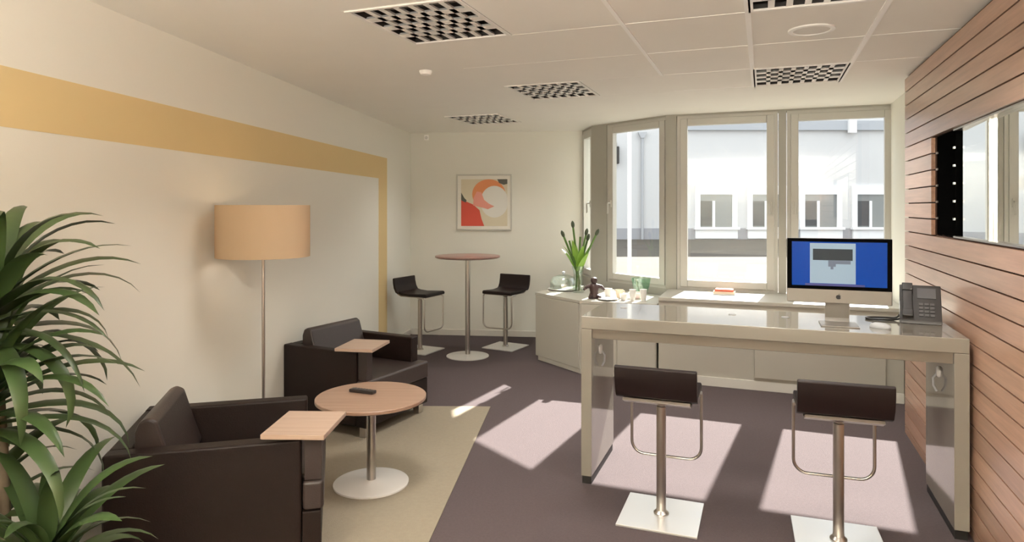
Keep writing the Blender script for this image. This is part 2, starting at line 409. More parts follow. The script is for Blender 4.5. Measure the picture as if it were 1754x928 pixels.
MB().lathe([(.02, 0), (.017, .012), (0, .016)], n=16, M4=Matrix.Translation((0, -.035, .03)) @ Matrix.Rotation(R(90), 4, 'X')).build('lens', M['ceram'], t)

# ------------------------------------------------------------------ window wall
def facet(name, p, q, wins, ext0=0.0, ext1=0.0):
    d = (q - p).normalized(); L = (q - p).length; ang = math.atan2(d.y, d.x)
    mb = MB()
    mb.box(-ext0, L + ext1, 0, .16, 0, .795); mb.box(-ext0, L + ext1, 0, .16, 2.60, 2.95)
    edges = [-ext0] + [s for w in wins for s in (w[1] - .11, w[2] + .11)] + [L + ext1]
    for i in range(0, len(edges), 2):
        if edges[i + 1] > edges[i] + .003: mb.box(edges[i], edges[i + 1], 0, .16, .795, 2.60)
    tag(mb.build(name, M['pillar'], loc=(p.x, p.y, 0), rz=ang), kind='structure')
    for n, s0, s1, hx in wins:
        def ringbox(e0, e1, y0, y1):
            m_ = MB(); a0, a1, b0, b1 = s0 - e1, s1 + e1, .90 - e1, 2.495 + e1
            c0, c1, d0, d1 = s0 - e0, s1 + e0, .90 - e0, 2.495 + e0
            m_.box(a0, c0, y0, y1, b0, b1); m_.box(c1, a1, y0, y1, b0, b1)
            m_.box(c0, c1, y0, y1, b0, d0); m_.box(c0, c1, y0, y1, d1, b1); return m_
        root = ringbox(.072, .104, .005, .10).build('window_%d' % n, M['frame'], loc=(p.x, p.y, 0), rz=ang)
        tag(root, kind='structure')
        ringbox(0, .071, -.012, .055).build('sash', M['frame'], root, bevel=.006)
        MB().box(s0 + .001, s1 - .001, .02, .026, .901, 2.494).build('glass_pane', M['glass'], root)
        if hx is not None:
            m_ = MB(); m_.box(hx - .014, hx + .014, -.022, -.012, 1.65, 1.73)
            m_.tube([(hx, -.02, 1.70), (hx, -.055, 1.70), (hx, -.06, 1.69), (hx, -.06, 1.58)], .009, 8)
            m_.build('handle', M['frame'], root, bevel=0)
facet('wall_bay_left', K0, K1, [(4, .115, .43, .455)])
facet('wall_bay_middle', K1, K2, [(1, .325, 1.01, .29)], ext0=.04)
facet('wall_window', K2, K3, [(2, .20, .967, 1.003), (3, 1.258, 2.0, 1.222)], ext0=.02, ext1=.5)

# radiator cover with deep sill under the windows
S0 = Vector((1.394, 6.327)); dS = (K3 - K2).normalized(); nS = Vector((-dS.y, dS.x))
ang = math.atan2(dS.y, dS.x); LS = 2.04; DS = 0.655
t = thing('radiator_cover', 'long white radiator cover with deep window sill behind the white desk', 'radiator cover', (S0.x, S0.y, 0), ang)
MB().box(0, LS, -.02, DS, .765, .80).build('sill', M['white'], t, bevel=.006)
MB().box(0, LS, .0, DS - .01, .0, .764).build('body', M['white'], t)
MB().box(0.01, LS, -.016, -.001, .0, .085).build('skirting', M['base'], t, bevel=.003)
MB().box(.86, 1.90, -.032, -.001, .115, .70).build('front_panel', M['white'], t, bevel=.004)

# sideboard in the bay
A0 = (.25, 7.21); B0 = (.665, 6.572); S1 = tuple(S0 - dS * .012)
sb = thing('sideboard', 'white low corner sideboard below the bay window, left of the desk', 'sideboard', (0, 0, 0))
poly = [A0, B0, S1, tuple(S0 - dS * .012 + nS * .60), (1.50, 7.02), (.90, 7.80), (.62, 7.93)]
def inset(poly, k):
    c = Vector((sum(p[0] for p in poly) / len(poly), sum(p[1] for p in poly) / len(poly)))
    return [tuple(c + (Vector(p) - c) * k) for p in poly]
MB().prism(poly, .700, .730).build('top', M['white'], sb, bevel=.004)
MB().prism(inset(poly, .985), .05, .699).build('body', M['white'], sb)
MB().prism(inset(poly, .955), .0, .05).build('plinth', M['base'], sb)
def panel_on(p, q, a, b, z0, z1, th):
    p = Vector(p); q = Vector(q); d = (q - p).normalized(); n = Vector((d.y, -d.x)); L = (q - p).length
    P = [p + d * (a * L), p + d * (b * L)]
    return MB().prism([tuple(P[0]), tuple(P[1]), tuple(P[1] + n * th), tuple(P[0] + n * th)], z0, z1)
pi = inset(poly, .985)
panel_on(pi[0], pi[1], .01, .985, .055, .695, .012).build('door', M['white'], sb, bevel=.003)
panel_on(pi[1], pi[2], .02, .49, .055, .695, .012).build('door', M['white'], sb, bevel=.003)
panel_on(pi[1], pi[2], .50, .99, .055, .695, .012).build('door', M['white'], sb, bevel=.003)

# ------------------------------------------------------------------ white desk
dk = thing('high_desk', 'long glossy white standing-height desk butting against the slatted wall', 'desk', (.413, 3.975, 0), -A_R)
DL, DD = 1.972, .62
MB().box(0, DL, 0, DD, .926, 1.0).build('desktop', M['desk'], dk, bevel=.004)
MB().box(.064, DL - .066, .018, DD - .02, .868, .9255).build('apron', M['deskedge'], dk, bevel=.003)
for x in (0, DL - .066):
    lg = MB().box(x, x + .064 if x == 0 else DL, 0, DD, .048, .9255).build('leg', M['desk'], dk, bevel=.003)
    tag(MB().box(x + .004, x + .060, .012, DD - .012, 0, .048).build('foot', M['blackm'], lg), 'dark recessed foot')
for x, s in ((.064, 1), (DL - .066, -1)):
    m_ = MB(); m_.lathe([(.03, 0), (.03, .008), (.022, .014), (0, .014)], n=24, M4=Matrix.Translation((x, .22 if s > 0 else .30, .765)) @ Matrix.Rotation(R(90) * s, 4, 'Y'))
    o = m_.build('cable_outlet', M['ceram'], dk)
    y = .22 if s > 0 else .30
    MB().tube([(x + s * .012, y, .755), (x + s * .03, y, .73), (x + s * .028, y, .69), (x + s * .012, y, .66)], .006, 8).build('plug_lead', M['pipe'], o)
def on_desk(px, py):
    """world x,y -> desk local"""
    dx, dy = px - .413, py - 3.975
    return dx * VX + dy * VY, dx * UX + dy * UY
for wx, wy in ((.725, 4.31), (1.335, 4.03), (1.615, 3.93)):
    x, y = on_desk(wx, wy)
    MB().lathe([(.022, 1.0005), (.022, 1.003), (.014, 1.005), (.012, 1.003), (0, 1.003)], x, y, 20).build('cable_grommet', M['pipe'], dk)

# computer
x, y = 1.815, 3.70
ic = thing('desktop_computer', 'silver all-in-one desktop computer with blue screen on the white desk', 'computer', (x, y, 1.0005), -A_R)
MB().box(-.264, .264, -.014, .012, .115, .477).build('body', M['alu'], ic, bevel=.006)
m_ = MB().lathe([(.17, 0), (.15, .012), (.09, .022), (0, .027)], n=32, M4=Matrix.Translation((0, .012, .296)) @ Matrix.Rotation(R(-90), 4, 'X') @ Matrix.Diagonal((1.35, .9, 1, 1)))
m_.build('back_bulge', M['alu'], ic)
bz = MB().box(-.262, .262, -.017, -.0135, .192, .476).build('bezel', M['black'], ic, bevel=.002)
MB().box(-.238, .238, -.0185, -.0165, .212, .457).build('display', M['blue'], bz)
MB().box(-.145, .085, -.0195, -.0182, .226, .450).build('picture_window', M['grey'], bz)
MB().box(-.130, .070, -.0203, -.0193, .355, .418).build('picture_band', M['scrdark'], bz)
m_ = MB(); m_.box(-.052, -.014, -.0203, -.0193, .32, .354); m_.box(-.040, -.026, -.0203, -.0193, .305, .32); m_.box(-.022, .06, -.0203, -.0193, .335, .354)
m_.build('picture_detail', M['scrmid'], bz)
MB().box(-.17, .13, -.0195, -.0182, .2125, .2235).build('dock_bar', M['scrdock'], bz)
# emblem on the chin: apple outline with a bite and a leaf
pts = []
for i in range(28):
    a = 2 * math.pi * i / 28 + math.pi / 2
    r = .0125 * (1 - .16 * max(0, math.cos(a - math.pi / 2)) ** 6 - .10 * max(0, math.cos(a + math.pi / 2)) ** 10)
    xx, zz = r * math.cos(a), r * 1.05 * math.sin(a)
    dd = math.hypot(xx - .0155, zz - .001)
    if dd < .0065: xx = .0155 - math.sqrt(max(0, .0065 ** 2 - (zz - .001) ** 2))
    pts.append((xx, zz))
XZ = Matrix(((1, 0, 0, 0), (0, 0, 1, -.0155), (0, 1, 0, .152), (0, 0, 0, 1)))
m_ = MB().prism(pts, 0, .002, XZ); m_.prism([(0, .0125), (.001, .0165), (.005, .0185), (.0045, .0145)], 0, .002, XZ)
m_.build('fruit_emblem', M['blackm'], ic)
m_ = MB()
prof = [(-.115, .0), (-.115, .006), (.060, .006), (.072, .012), (.076, .03), (.040, .20), (.034, .20), (.066, .03), (.062, .018), (.05, .0)]
m_.box(-.095, .095, -.115, .062, 0, .006)
m_.build('stand_foot', M['alu'], ic, bevel=.002)
YZ = Matrix(((0, 0, 1, 0), (1, 0, 0, 0), (0, 1, 0, 0), (0, 0, 0, 1)))
MB().prism([(.050, .006), (.066, .006), (.074, .02), (.038, .22), (.030, .22), (.060, .026)], -.062, .062, YZ).build('stand_neck', M['alu'], ic, bevel=.001)

# desk phone
ph = thing('desk_phone', 'black desk telephone with handset at the right end of the desk', 'telephone', (2.298, 3.742, 1.0005), -A_R - R(7))
MB().prism([(-.055, 0), (.085, 0), (.085, .05), (.058, .205), (.040, .205), (-.048, .03)], -.10, .10, YZ).build('body', M['phone'], ph, bevel=.004)
import math as _m
sl = math.atan2(.175, .088)
PM = Matrix.Translation((0, -.004, .1185)) @ Matrix.Rotation(sl, 4, 'X')      # on the sloping face, local y up the slope
m_ = MB(); m_.box(-.088, -.040, -.095, .095, .006, .030)
m_.box(-.090, -.038, .055, .098, .0, .040); m_.box(-.090, -.038, -.098, -.055, .0, .040)
mm = MB(); mm.add(m_.v, m_.f, PM); mm.build('handset', M['phone'], ph, bevel=.005)
m_ = MB(); m_.box(-.015, .075, .020, .080, 0, .004); mm = MB(); mm.add(m_.v, m_.f, PM); mm.build('phone_display', M['phonescr'], ph)
m_ = MB()
for i in range(3):
    for j in range(4): m_.box(-.008 + i * .027, .012 + i * .027, -.085 + j * .021, -.071 + j * .021, 0, .005)
mm = MB(); mm.add(m_.v, m_.f, PM); mm.build('keypad', M['phonekey'], ph)
pts = [(-.10, .02, .012), (-.13, .0, .008), (-.20, -.02, .006), (-.25, -.02, .006), (-.27, .01, .006), (-.24, .05, .006), (-.17, .07, .007), (-.12, .05, .012), (-.10, .06, .03)]
def smooth(pts, n=6):
    P = [Vector(p) for p in pts]; out = []
    for i in range(len(P) - 1):
        p0, p1, p2, p3 = P[max(i - 1, 0)], P[i], P[i + 1], P[min(i + 2, len(P) - 1)]
        for k in range(n):
            s = k / n
            out.append(.5 * ((2 * p1) + (p2 - p0) * s + (2 * p0 - 5 * p1 + 4 * p2 - p3) * s * s + (3 * p1 - p0 - 3 * p2 + p3) * s ** 3))
    out.append(P[-1]); return out
MB().tube(smooth(pts), .0055, 8).build('cord', M['cable'], ph)
ms = thing('computer_mouse', 'small grey computer mouse on the desk in front of the phone cord', 'mouse', (1.985, 3.585, 1.0005), -A_R + R(60))
m_ = MB().lathe([(.030, 0), (.031, .008), (.027, .019), (.016, .026), (0, .028)], n=24, M4=Matrix.Diagonal((1, 1.75, 1, 1)))
m_.build('shell', M['pipe'], ms)
MB().tube([(0, .030, .025), (0, .041, .022)], .004, 8).build('scroll_wheel', M['blackm'], ms)

# ------------------------------------------------------------------ bar stools (front = +y)
def make_stool(label, group):
    t = thing('bar_stool', label, 'bar stool', group=group)
    MB().box(-.205, .205, -.205, .205, 0, .012).build('base_plate', M['plate'], t, bevel=.003)
    m_ = MB(); m_.lathe([(.040, .0125), (.040, .018), (.027, .030), (.0255, .045), (.0255, .585), (.019, .587), (.019, .630)], n=24)
    m_.build('column', M['steelpole'], t)
    m_ = MB(); m_.lathe([(.030, .600), (.030, .632), (0, .632)], n=20); m_.box(-.09, .09, -.09, .09, .632, .642)
    m_.build('bracket', M['blackm'], t)
    seat = [(.205, .640), (.215, .652), (.212, .672), (.195, .680), (.10, .676), (-.02, .670), (-.12, .678), (-.165, .690), (-.172, .664), (-.12, .650), (-.02, .6425), (.10, .6425)]
    MB().prism(seat, -.192, .192, YZ).build('seat', M['seatlea'], t, bevel=.006)
    back = [(-.150, .676), (-.172, .690), (-.195, .730), (-.208, .785), (-.214, .836), (-.226, .842), (-.238, .834), (-.236, .785), (-.224, .725), (-.200, .678), (-.172, .662)]
    MB().prism(back, -.206, .206, YZ).build('backrest', M['seatlea'], t, bevel=.006)
    m_ = MB(); m_.prism([(.19, .632), (.19, .640), (-.14, .640), (-.19, .668), (-.20, .656), (-.145, .632)], -.17, .17, YZ)
    m_.build('seat_pan', M['seatpan'], t, bevel=.001)
    P = [(-.192, .10, .634), (-.192, .165, .634), (-.192, .19, .615)]
    P += [(-.192, .19, .33)] + [(-.192 + .07 * (1 - math.cos(a)), .19, .32 - .07 * math.sin(a)) for a in [R(i * 15) for i in range(0, 7)]]
    P += [(-p[0], p[1], p[2]) for p in P[::-1]]
    MB().tube(P, .0085, 10).build('footrest', M['steelpole'], t)
    return t
gf = 'bar stools at the white desk'
s1 = make_stool('low-backed dark bar stool at the left part of the white desk', gf)
s1.location = (.80, 3.565, 0); s1.rotation_euler.z = -A_R
dup(s1, (1.613, 3.285, 0), -A_R + R(2), 'low-backed dark bar stool at the desk nearest the slatted wall', gf)
gb = 'bar stools at the tall round table'
def face(fx, fy): return math.atan2(-fx, fy)
dup(s1, (-1.06, 7.67, 0), face(.89, -.45), 'dark bar stool left of the tall round table, behind an armchair', gb)
dup(s1, (-.076, 7.86, 0), face(-.50, -.87), 'dark bar stool right of the tall round table, under the painting', gb)

# tall round table
t = thing('bar_table', 'tall round bar table with thin reddish wood top below the painting', 'table', (-.492, 7.38, 0))
MB().lathe([(.235, 0), (.235, .008), (.20, .014), (.05, .020), (.03, .024), (0, .024)], n=48).build('base', M['plate'], t)
MB().lathe([(.027, .022), (.027, 1.08), (.09, 1.082), (.09, 1.089)], n=24).build('column', M['steelpole'], t)
MB().lathe([(.34, 1.0895), (.36, 1.098), (.36, 1.112), (.355, 1.115), (0, 1.115)], n=56).build('tabletop', M['walnut'], t)
# low round table
t = thing('coffee_table', 'low round wood-topped table on a white disc base between the armchairs', 'table', (-.839, 3.964, .0065))
MB().lathe([(.221, 0), (.221, .009), (.19, .016), (.05, .022), (.034, .026), (0, .026)], n=56).build('base', M['ceram'], t)
MB().lathe([(.027, .024), (.027, .488), (.10, .490), (.10, .497)], n=28).build('column', M['steelpole'], t)
MB().lathe([(.315, .4975), (.325, .503), (.325, .518), (.322, .521), (0, .521)], n=64).build('tabletop', M['oak'], t)
t = thing('remote_control', 'dark remote control lying on the low round table', 'remote control', (-.905, 4.03, .0065 + .5215), R(-22))
MB().box(-.085, .085, -.023, .023, 0, .020).build('body', M['phone'], t, bevel=.006)
m_ = MB()
for i in range(6):
    for j in range(3): m_.box(-.062 + i * .02, -.050 + i * .02, -.015 + j * .011, -.008 + j * .011, .020, .022)
m_.build('buttons', M['phonekey'], t)

# rug
def rl(a, b):   # along the left wall direction: a = metres left of the rug's right edge, b = depth
    return (-.178 - .104 * (5.494 - b) - a, b + .09 * a)
rg = MB().prism([rl(0, 5.494), rl(1.42, 5.40), rl(1.42, 2.2), rl(0, 2.2)], .0005, .006).build('rug', M['rug'])
tag(rg, 'plain beige rug under the armchairs and the low round table', 'rug')

# ------------------------------------------------------------------ armchairs (front = +y, tablet arm at +x)
def make_chair(label, D=.715, P=.095):
    t = thing('armchair', label, 'armchair', group='brown tablet-arm armchairs')
    W = .375
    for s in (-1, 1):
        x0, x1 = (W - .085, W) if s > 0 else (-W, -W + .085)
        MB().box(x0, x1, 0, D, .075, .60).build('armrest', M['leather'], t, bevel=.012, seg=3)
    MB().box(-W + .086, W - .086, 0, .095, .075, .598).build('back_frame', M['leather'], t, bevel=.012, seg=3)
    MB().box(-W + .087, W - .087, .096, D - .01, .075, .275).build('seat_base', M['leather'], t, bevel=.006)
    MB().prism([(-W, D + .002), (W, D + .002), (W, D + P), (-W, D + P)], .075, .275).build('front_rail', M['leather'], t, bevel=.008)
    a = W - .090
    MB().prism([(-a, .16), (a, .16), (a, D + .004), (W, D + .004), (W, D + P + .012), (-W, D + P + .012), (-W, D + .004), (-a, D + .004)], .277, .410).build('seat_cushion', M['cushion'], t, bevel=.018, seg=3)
    bc = [(.098, .412), (.100, .66), (.118, .705), (.155, .722), (.190, .705), (.235, .56), (.275, .44), (.262, .412)]
    MB().prism(bc, -a + .002, a - .002, YZ).build('back_cushion', M['cushion'], t, bevel=.014, seg=3)
    for s in (-1, 1):
        for y in (.05, D + P - .055):
            MB().box(s * (W - .055) - .028, s * (W - .055) + .028, y - .028, y + .028, 0, .0745).build('foot', M['steel'], t, bevel=.003)
    ps = MB().box(W - .078, W - .012, D + .012, D + .088, .411, .636)
    tag(ps.build('tablet_post', M['cushion'], t, bevel=.004), 'upright post carrying the wooden tablet')
    tag(MB().box(-.14, .14, -.17, .17, .637, .659).build('writing_tablet', M['oaktab'], t, bevel=.003, loc=(W - .06, D + .015, 0), rz=0), 'square light wood tablet')
    return t
TH1 = R(-75); F1 = Vector((math.cos(R(15)), math.sin(R(15)))); W1 = Vector((-math.sin(R(15)), math.cos(R(15))))
c1 = make_chair('dark brown leather armchair nearest the camera, beside the green plant', .80, .085)
q = Vector((-.945, 2.985)) - F1 * .80 + W1 * .375
c1.location = (q.x, q.y, .0065); c1.rotation_euler.z = TH1
c2 = make_chair('dark brown leather armchair standing farther back, beyond the floor lamp')
TH2 = R(-117.9)
F2 = Vector((.884, -.467)); W2 = Vector((.467, .884))
q = Vector((-1.115, 4.745)) - F2 * .715 + W2 * .375
c2.location = (q.x, q.y, .0065); c2.rotation_euler.z = TH2
# turn each tablet as the photograph shows it
for c, a in ((c1, R(75) + R(-2)), (c2, R(117.9) + R(-10))):
    for k in kids(c):
        if k.name.startswith('writing_tablet'):
            k.rotation_euler.z = a

# ------------------------------------------------------------------ floor lamp
lp = thing('floor_lamp', 'tall floor lamp with wide beige drum shade beside the left wall', 'floor lamp', (-1.533, 4.10, .0065))
MB().lathe([(.14, 0), (.14, .010), (.12, .016), (.02, .022), (0, .022)], n=40).build('base', M['steel'], lp)
MB().lathe([(.010, .020), (.010, 1.46), (0, 1.46)], n=14).build('pole', M['steelpole'], lp)
MB().ring([(.276, 1.34), (.276, 1.657), (.272, 1.657), (.272, 1.34)], n=64).build('lamp_shade', M['shade'], lp)
m_ = MB()
for k in range(3):
    a = 2 * math.pi * k / 3; m_.tube([(0, 0, 1.44), (.271 * math.cos(a), .271 * math.sin(a), 1.44)], .003, 6)
m_.build('shade_spider', M['steel'], lp)
MB().lathe([(.014, 1.4605), (.016, 1.49), (.034, 1.53), (.036, 1.56), (.024, 1.59), (0, 1.60)], n=20).build('bulb', M['bulb'], lp)

# ------------------------------------------------------------------ picture
pc = CB + db * .67 + nb * .003
pw = .70
t = thing('framed_picture', 'square abstract painting in red, orange and cream on the back wall', 'picture', (pc.x, pc.y, 1.355), math.atan2(db.y, db.x))
x0 = -.06
m_ = MB(); S = .72
for a_, b_, c_, d_ in ((0, S, 0, .018), (0, S, S - .018, S), (0, .018, .018, S - .018), (S - .018, S, .018, S - .018)):
    m_.box(x0 + a_, x0 + b_, -.024, 0, c_, d_)
m_.build('frame', M['frame'], t, bevel=.003)
MB().box(x0 + .019, x0 + S - .019, -.012, -.002, .019, S - .019).build('mount', M['paper'], t)
# loose generic abstract: flat colour fields on the canvas
cx0, cz0, cs = x0 + .065, .055, .60
XZc = Matrix(((cs, 0, 0, cx0), (0, 0, -1, -.012), (0, cs, 0, cz0), (0, 0, 0, 1)))
def blob(cx, cy, rx, ry, n=28, a0=0, a1=360): return [(min(1, max(0, cx + rx * math.cos(R(a0 + (a1 - a0) * i / n)))), min(1, max(0, cy + ry * math.sin(R(a0 + (a1 - a0) * i / n))))) for i in range(n)]
m_ = MB()
m_.m(0).prism([(0, 0), (1, 0), (1, 1), (0, 1)], .0005, .002, XZc)
m_.m(1).prism([(0, 0), (.50, 0), (.44, .16), (.40, .34), (.26, .46), (.12, .52), (0, .56)], .002, .003, XZc)
m_.m(2).prism(blob(.60, .68, .36, .32), .002, .0032, XZc)
m_.m(4).prism(blob(.72, .52, .30, .34), .0032, .0042, XZc)
m_.m(3).prism([(.26, .44), (.44, .40), (.58, .36), (.72, .42), (.60, .48), (.50, .56), (.44, .72), (.34, .74), (.27, .60)], .0042, .005, XZc)
m_.m(5).prism([(.78, 1), (.82, .92), (.92, .88), (1, .9), (1, 1)], .003, .0045, XZc)
m_.m(5).prism([(0, .72), (.07, .60), (.12, .55), (.10, .50), (.02, .54), (0, .56)], .0032, .0045, XZc)
m_.build('canvas', [M['artcream'], M['artred'], M['artorange'], M['artpink'], M['artwhite'], M['artdark']], t)

# ------------------------------------------------------------------ things on the sideboard and sill
ZS = .7305
t = thing('glass_dome', 'clear glass dome with knob on the left of the white sideboard', 'glass dome', (.575, 7.42, ZS))
MB().lathe([(.10, 0), (.17, .010), (.175, .016), (.10, .014), (0, .012)], n=40).build('dish', M['ceram'], t)
MB().ring([(.150, .017), (.150, .09), (.125, .14), (.06, .165), (.02, .168), (.02, .164), (.06, .161), (.122, .137), (.146, .09), (.146, .017)], n=40).build('dome', M['dome'], t)
MB().lathe([(.008, .168), (.008, .178), (.019, .190), (.019, .200), (0, .208)], n=16).build('knob', M['pipe'], t)
t = thing('vase', 'clear glass vase on the sideboard, holding green stalks', 'vase', (.717, 7.20, ZS))
MB().ring([(0.001, .0), (.060, .0), (.066, .02), (.056, .12), (.050, .20), (.072, .285), (.067, .285), (.045, .20), (.050, .12), (.058, .025), (0.001, .018)], n=32).build('vessel', M['vase'], t)
t = thing('cut_flowers', 'bunch of green stalks with dark buds standing in the glass vase', 'flowers', (.717, 7.20, ZS + .022))
tips = [(-.165, -.02, .60), (-.055, .03, .70), (.085, -.02, .62), (.20, .0, .615), (.11, .05, .56), (-.10, -.04, .54), (.02, -.03, .58)]
for i, (x, y, z) in enumerate(tips):
    a = random.uniform(0, 6.28)
    P = smooth([(.025 * math.cos(a), .025 * math.sin(a), 0), (x * .10, y * .2, .2), (x * .45, y * .6, z * .62), (x, y, z)], 5)
    MB().tube(P, .011, 8).build('stalk', M['tulip'], t)
    d = Vector((x * .5, y * .4, z * .35)).normalized(); e = Vector((x, y, z))
    if i < 5:
        MB().tube([e - d * .03, e - d * .005, e + d * .022, e + d * .04, e + d * .052], .015, 10, rs=[.008, .019, .020, .013, .003]).build('bud', M['bud'], t)
def leaf(mb, base, az, el, L, w, droop, fold=.25, n=9, twist=0.0, wall=None):
    p = Vector(base); vs = []; fs = []; step = L / n; e = el
    side = Vector((-math.sin(az), math.cos(az), 0))
    for i in range(n + 1):
        s = i / n; ww = w * (math.sin(math.pi * min(1, (s * .88 + .12)) ** .8) ** .75 if s < 1 else 0) * .5
        d = Vector((math.cos(az) * math.cos(e), math.sin(az) * math.cos(e), math.sin(e)))
        nrm = side.cross(d).normalized() * -1
        tw = twist * s; sd = side * math.cos(tw) + nrm * math.sin(tw)
        up = Vector((0, 0, 1)) if abs(d.z) < .95 else nrm
        vs += [p - sd * ww + nrm * (-fold * ww), p.copy(), p + sd * ww + nrm * (-fold * ww)]
        p = p + d * step
        if wall:
            lim = xl(p.y + wall[1]) + .035 - wall[0]
            if p.x < lim: p.x = lim + .3 * (lim - p.x) * 0; az = az + (.25 if math.sin(az) > 0 else -.25) * (-1 if math.cos(az) < 0 else 0)
        e -= droop / n * (.5 + 1.3 * s)
    o = len(vs)
    for i in range(n):
        b = i * 3; fs += [(b, b + 1, b + 4, b + 3), (b + 1, b + 2, b + 5, b + 4)]
    mb.add(vs, fs)
m_ = MB()
for az, el, L in ((3.3, 1.25, .34), (.2, 1.3, .36), (1.8, 1.35, .38), (-1.4, 1.2, .36), (4.2, 1.35, .40), (5.2, 1.05, .30), (2.6, 1.1, .32)):
    leaf(m_, (0, 0, .20), az, el, L, .075, .6, .3)
m_.build('leaves', M['tulipleaf'], t)
# dark figurine and crockery
t = thing('figurine', 'small dark brown figurine with spread arms at the sideboard front', 'figurine', (.83, 6.73, ZS))
m_ = MB(); m_.lathe([(.050, 0), (.056, .015), (.040, .06), (.050, .11), (.040, .14), (.020, .155), (0, .158)], n=20)
m_.build('body', M['brown'], t)
MB().lathe([(0, .150), (.028, .158), (.036, .182), (.028, .206), (0, .216)], n=18).build('head', M['brown'], t)
for s in (-1, 1):
    MB().tube([(s * .03, 0, .125), (s * .075, -.01, .115), (s * .105, -.015, .085)], .02, 10, rs=[.022, .020, .010]).build('arm', M['brown'], t)
    MB().tube([(s * .03, -.03, .02), (s * .055, -.075, .018)], .02, 10, rs=[.024, .014]).build('leg', M['brown'], t)
def cup(label, x, y, m, r=.040, h=.075, handle=True, name='cup', cat='cup', group=None):
    t = thing(name, label, cat, (x, y, ZS), random.uniform(-1, 1), group)
    MB().ring([(.001, 0), (r * .62, 0), (r * .8, h * .3), (r, h), (r * .93, h), (r * .72, h * .3), (r * .55, .006), (.001, .006)], n=28).build('bowl', m, t)
    if handle:
        MB().tube([(r * .86, 0, h * .78), (r * 1.35, 0, h * .82), (r * 1.5, 0, h * .55), (r * 1.2, 0, h * .3), (r * .74, 0, h * .3)], .005, 8).build('handle', m, t)
    return t
t = thing('serving_plate', 'round white plate at the front edge of the sideboard, before the figurine', 'plate', (.80, 6.585 + .02, ZS))
t.location = (.955, 6.60, ZS)
MB().lathe([(.05, 0), (.06, .004), (.10, .014), (.098, .017), (.055, .008), (0, .008)], n=36).build('dish', M['ceram'], t)
cup('white cup right behind the brown figurine', .99, 6.86, M['ceram'], .045, .085)
cup('beige cup between the white crockery on the sideboard', 1.09, 6.75, M['beige'], .042, .085)
cup('small low white cup left of the two narrow beakers', 1.10, 6.58, M['ceram'], .036, .062)
cup('tall narrow white beaker on the sideboard, left one of two', 1.19, 6.56, M['ceram'], .034, .11, False, 'beaker', 'beaker')
cup('tall narrow white beaker on the sideboard, right one of two', 1.29, 6.53, M['ceram'], .036, .115, False, 'beaker', 'beaker')
t = thing('snack_bowl', 'pinkish white bowl on the sideboard behind the beakers', 'bowl', (1.25, 6.72, ZS))
MB().ring([(.001, 0), (.035, 0), (.06, .02), (.075, .06), (.070, .06), (.052, .022), (.03, .008), (.001, .008)], n=32).build('bowl', M['pink'], t)
t = thing('green_bowl', 'pale green glass bowl in front of the left window', 'bowl', (1.335, 6.88, ZS))
MB().ring([(.001, 0), (.05, 0), (.055, .02), (.085, .10), (.10, .19), (.095, .19), (.08, .10), (.05, .025), (.001, .012)], n=36).build('bowl', M['green'], t)
t = thing('paper_tray', 'small white-rimmed tray with red contents on the window sill', 'tray', (2.075, 6.50, .8005), ang)
MB().box(-.10, .10, -.06, .06, 0, .010).build('bottom', M['ceram'], t)
m_ = MB()
for a_, b_, c_, d_ in ((-.10, .10, -.06, -.055), (-.10, .10, .055, .06), (-.10, -.095, -.055, .055), (.095, .10, -.055, .055)): m_.box(a_, b_, c_, d_, .010, .030)
m_.build('rim', M['beige'], t)
MB().box(-.085, .085, -.045, .045, .0105, .055).build('contents', M['red'], t, bevel=.008)

# ------------------------------------------------------------------ dracaena in the left foreground
PX, PY = -1.70, 2.16
pl = thing('potted_plant', 'tall dracaena with long arching dark green leaves at the left edge', 'plant', (PX, PY, 0))
MB().ring([(.001, 0), (.13, 0), (.17, .30), (.165, .32), (.15, .32), (.15, .27), (.001, .27)], n=40).build('pot', M['pot'], pl)
MB().lathe([(.148, .271), (.10, .285), (0, .29)], n=30).build('soil', M['soil'], pl)
heads = [((-.03, .05, 1.34), 1.0, 60), ((.0, -.02, 1.06), 1.0, 54), ((.20, -.02, .52), .84, 54), ((-.04, .02, .66), .75, 26)]
for i, ((hx, hy, hz), sc_, n) in enumerate(heads):
    bx, by = .06 * math.cos(i * 1.7), .06 * math.sin(i * 1.7)
    MB().tube(smooth([(bx, by, .26), (bx * .8 + hx * .2, by * .8 + hy * .2, .26 + (hz - .26) * .5), (hx, hy, hz)], 6), .016, 10).build('cane', M['stem'], pl)
    m_ = MB()
    for k in range(n):
        s = k / n; az = k * 2.39996 + random.uniform(-.25, .25)
        el = 1.35 - 1.35 * (1 - s) ** .9 + random.uniform(-.15, .15)
        L = sc_ * random.uniform(.38, .54); w = random.uniform(.050, .070)
        leaf(m_, (hx + .012 * math.cos(az), hy + .012 * math.sin(az), hz - .14 + .20 * s), az, el, L, w, random.uniform(1.2, 2.1) * (1.1 - .35 * s), .28, 10, random.uniform(-.5, .5), (PX, PY))
    m_.build('foliage', M['leaf'], pl, sharp=80)

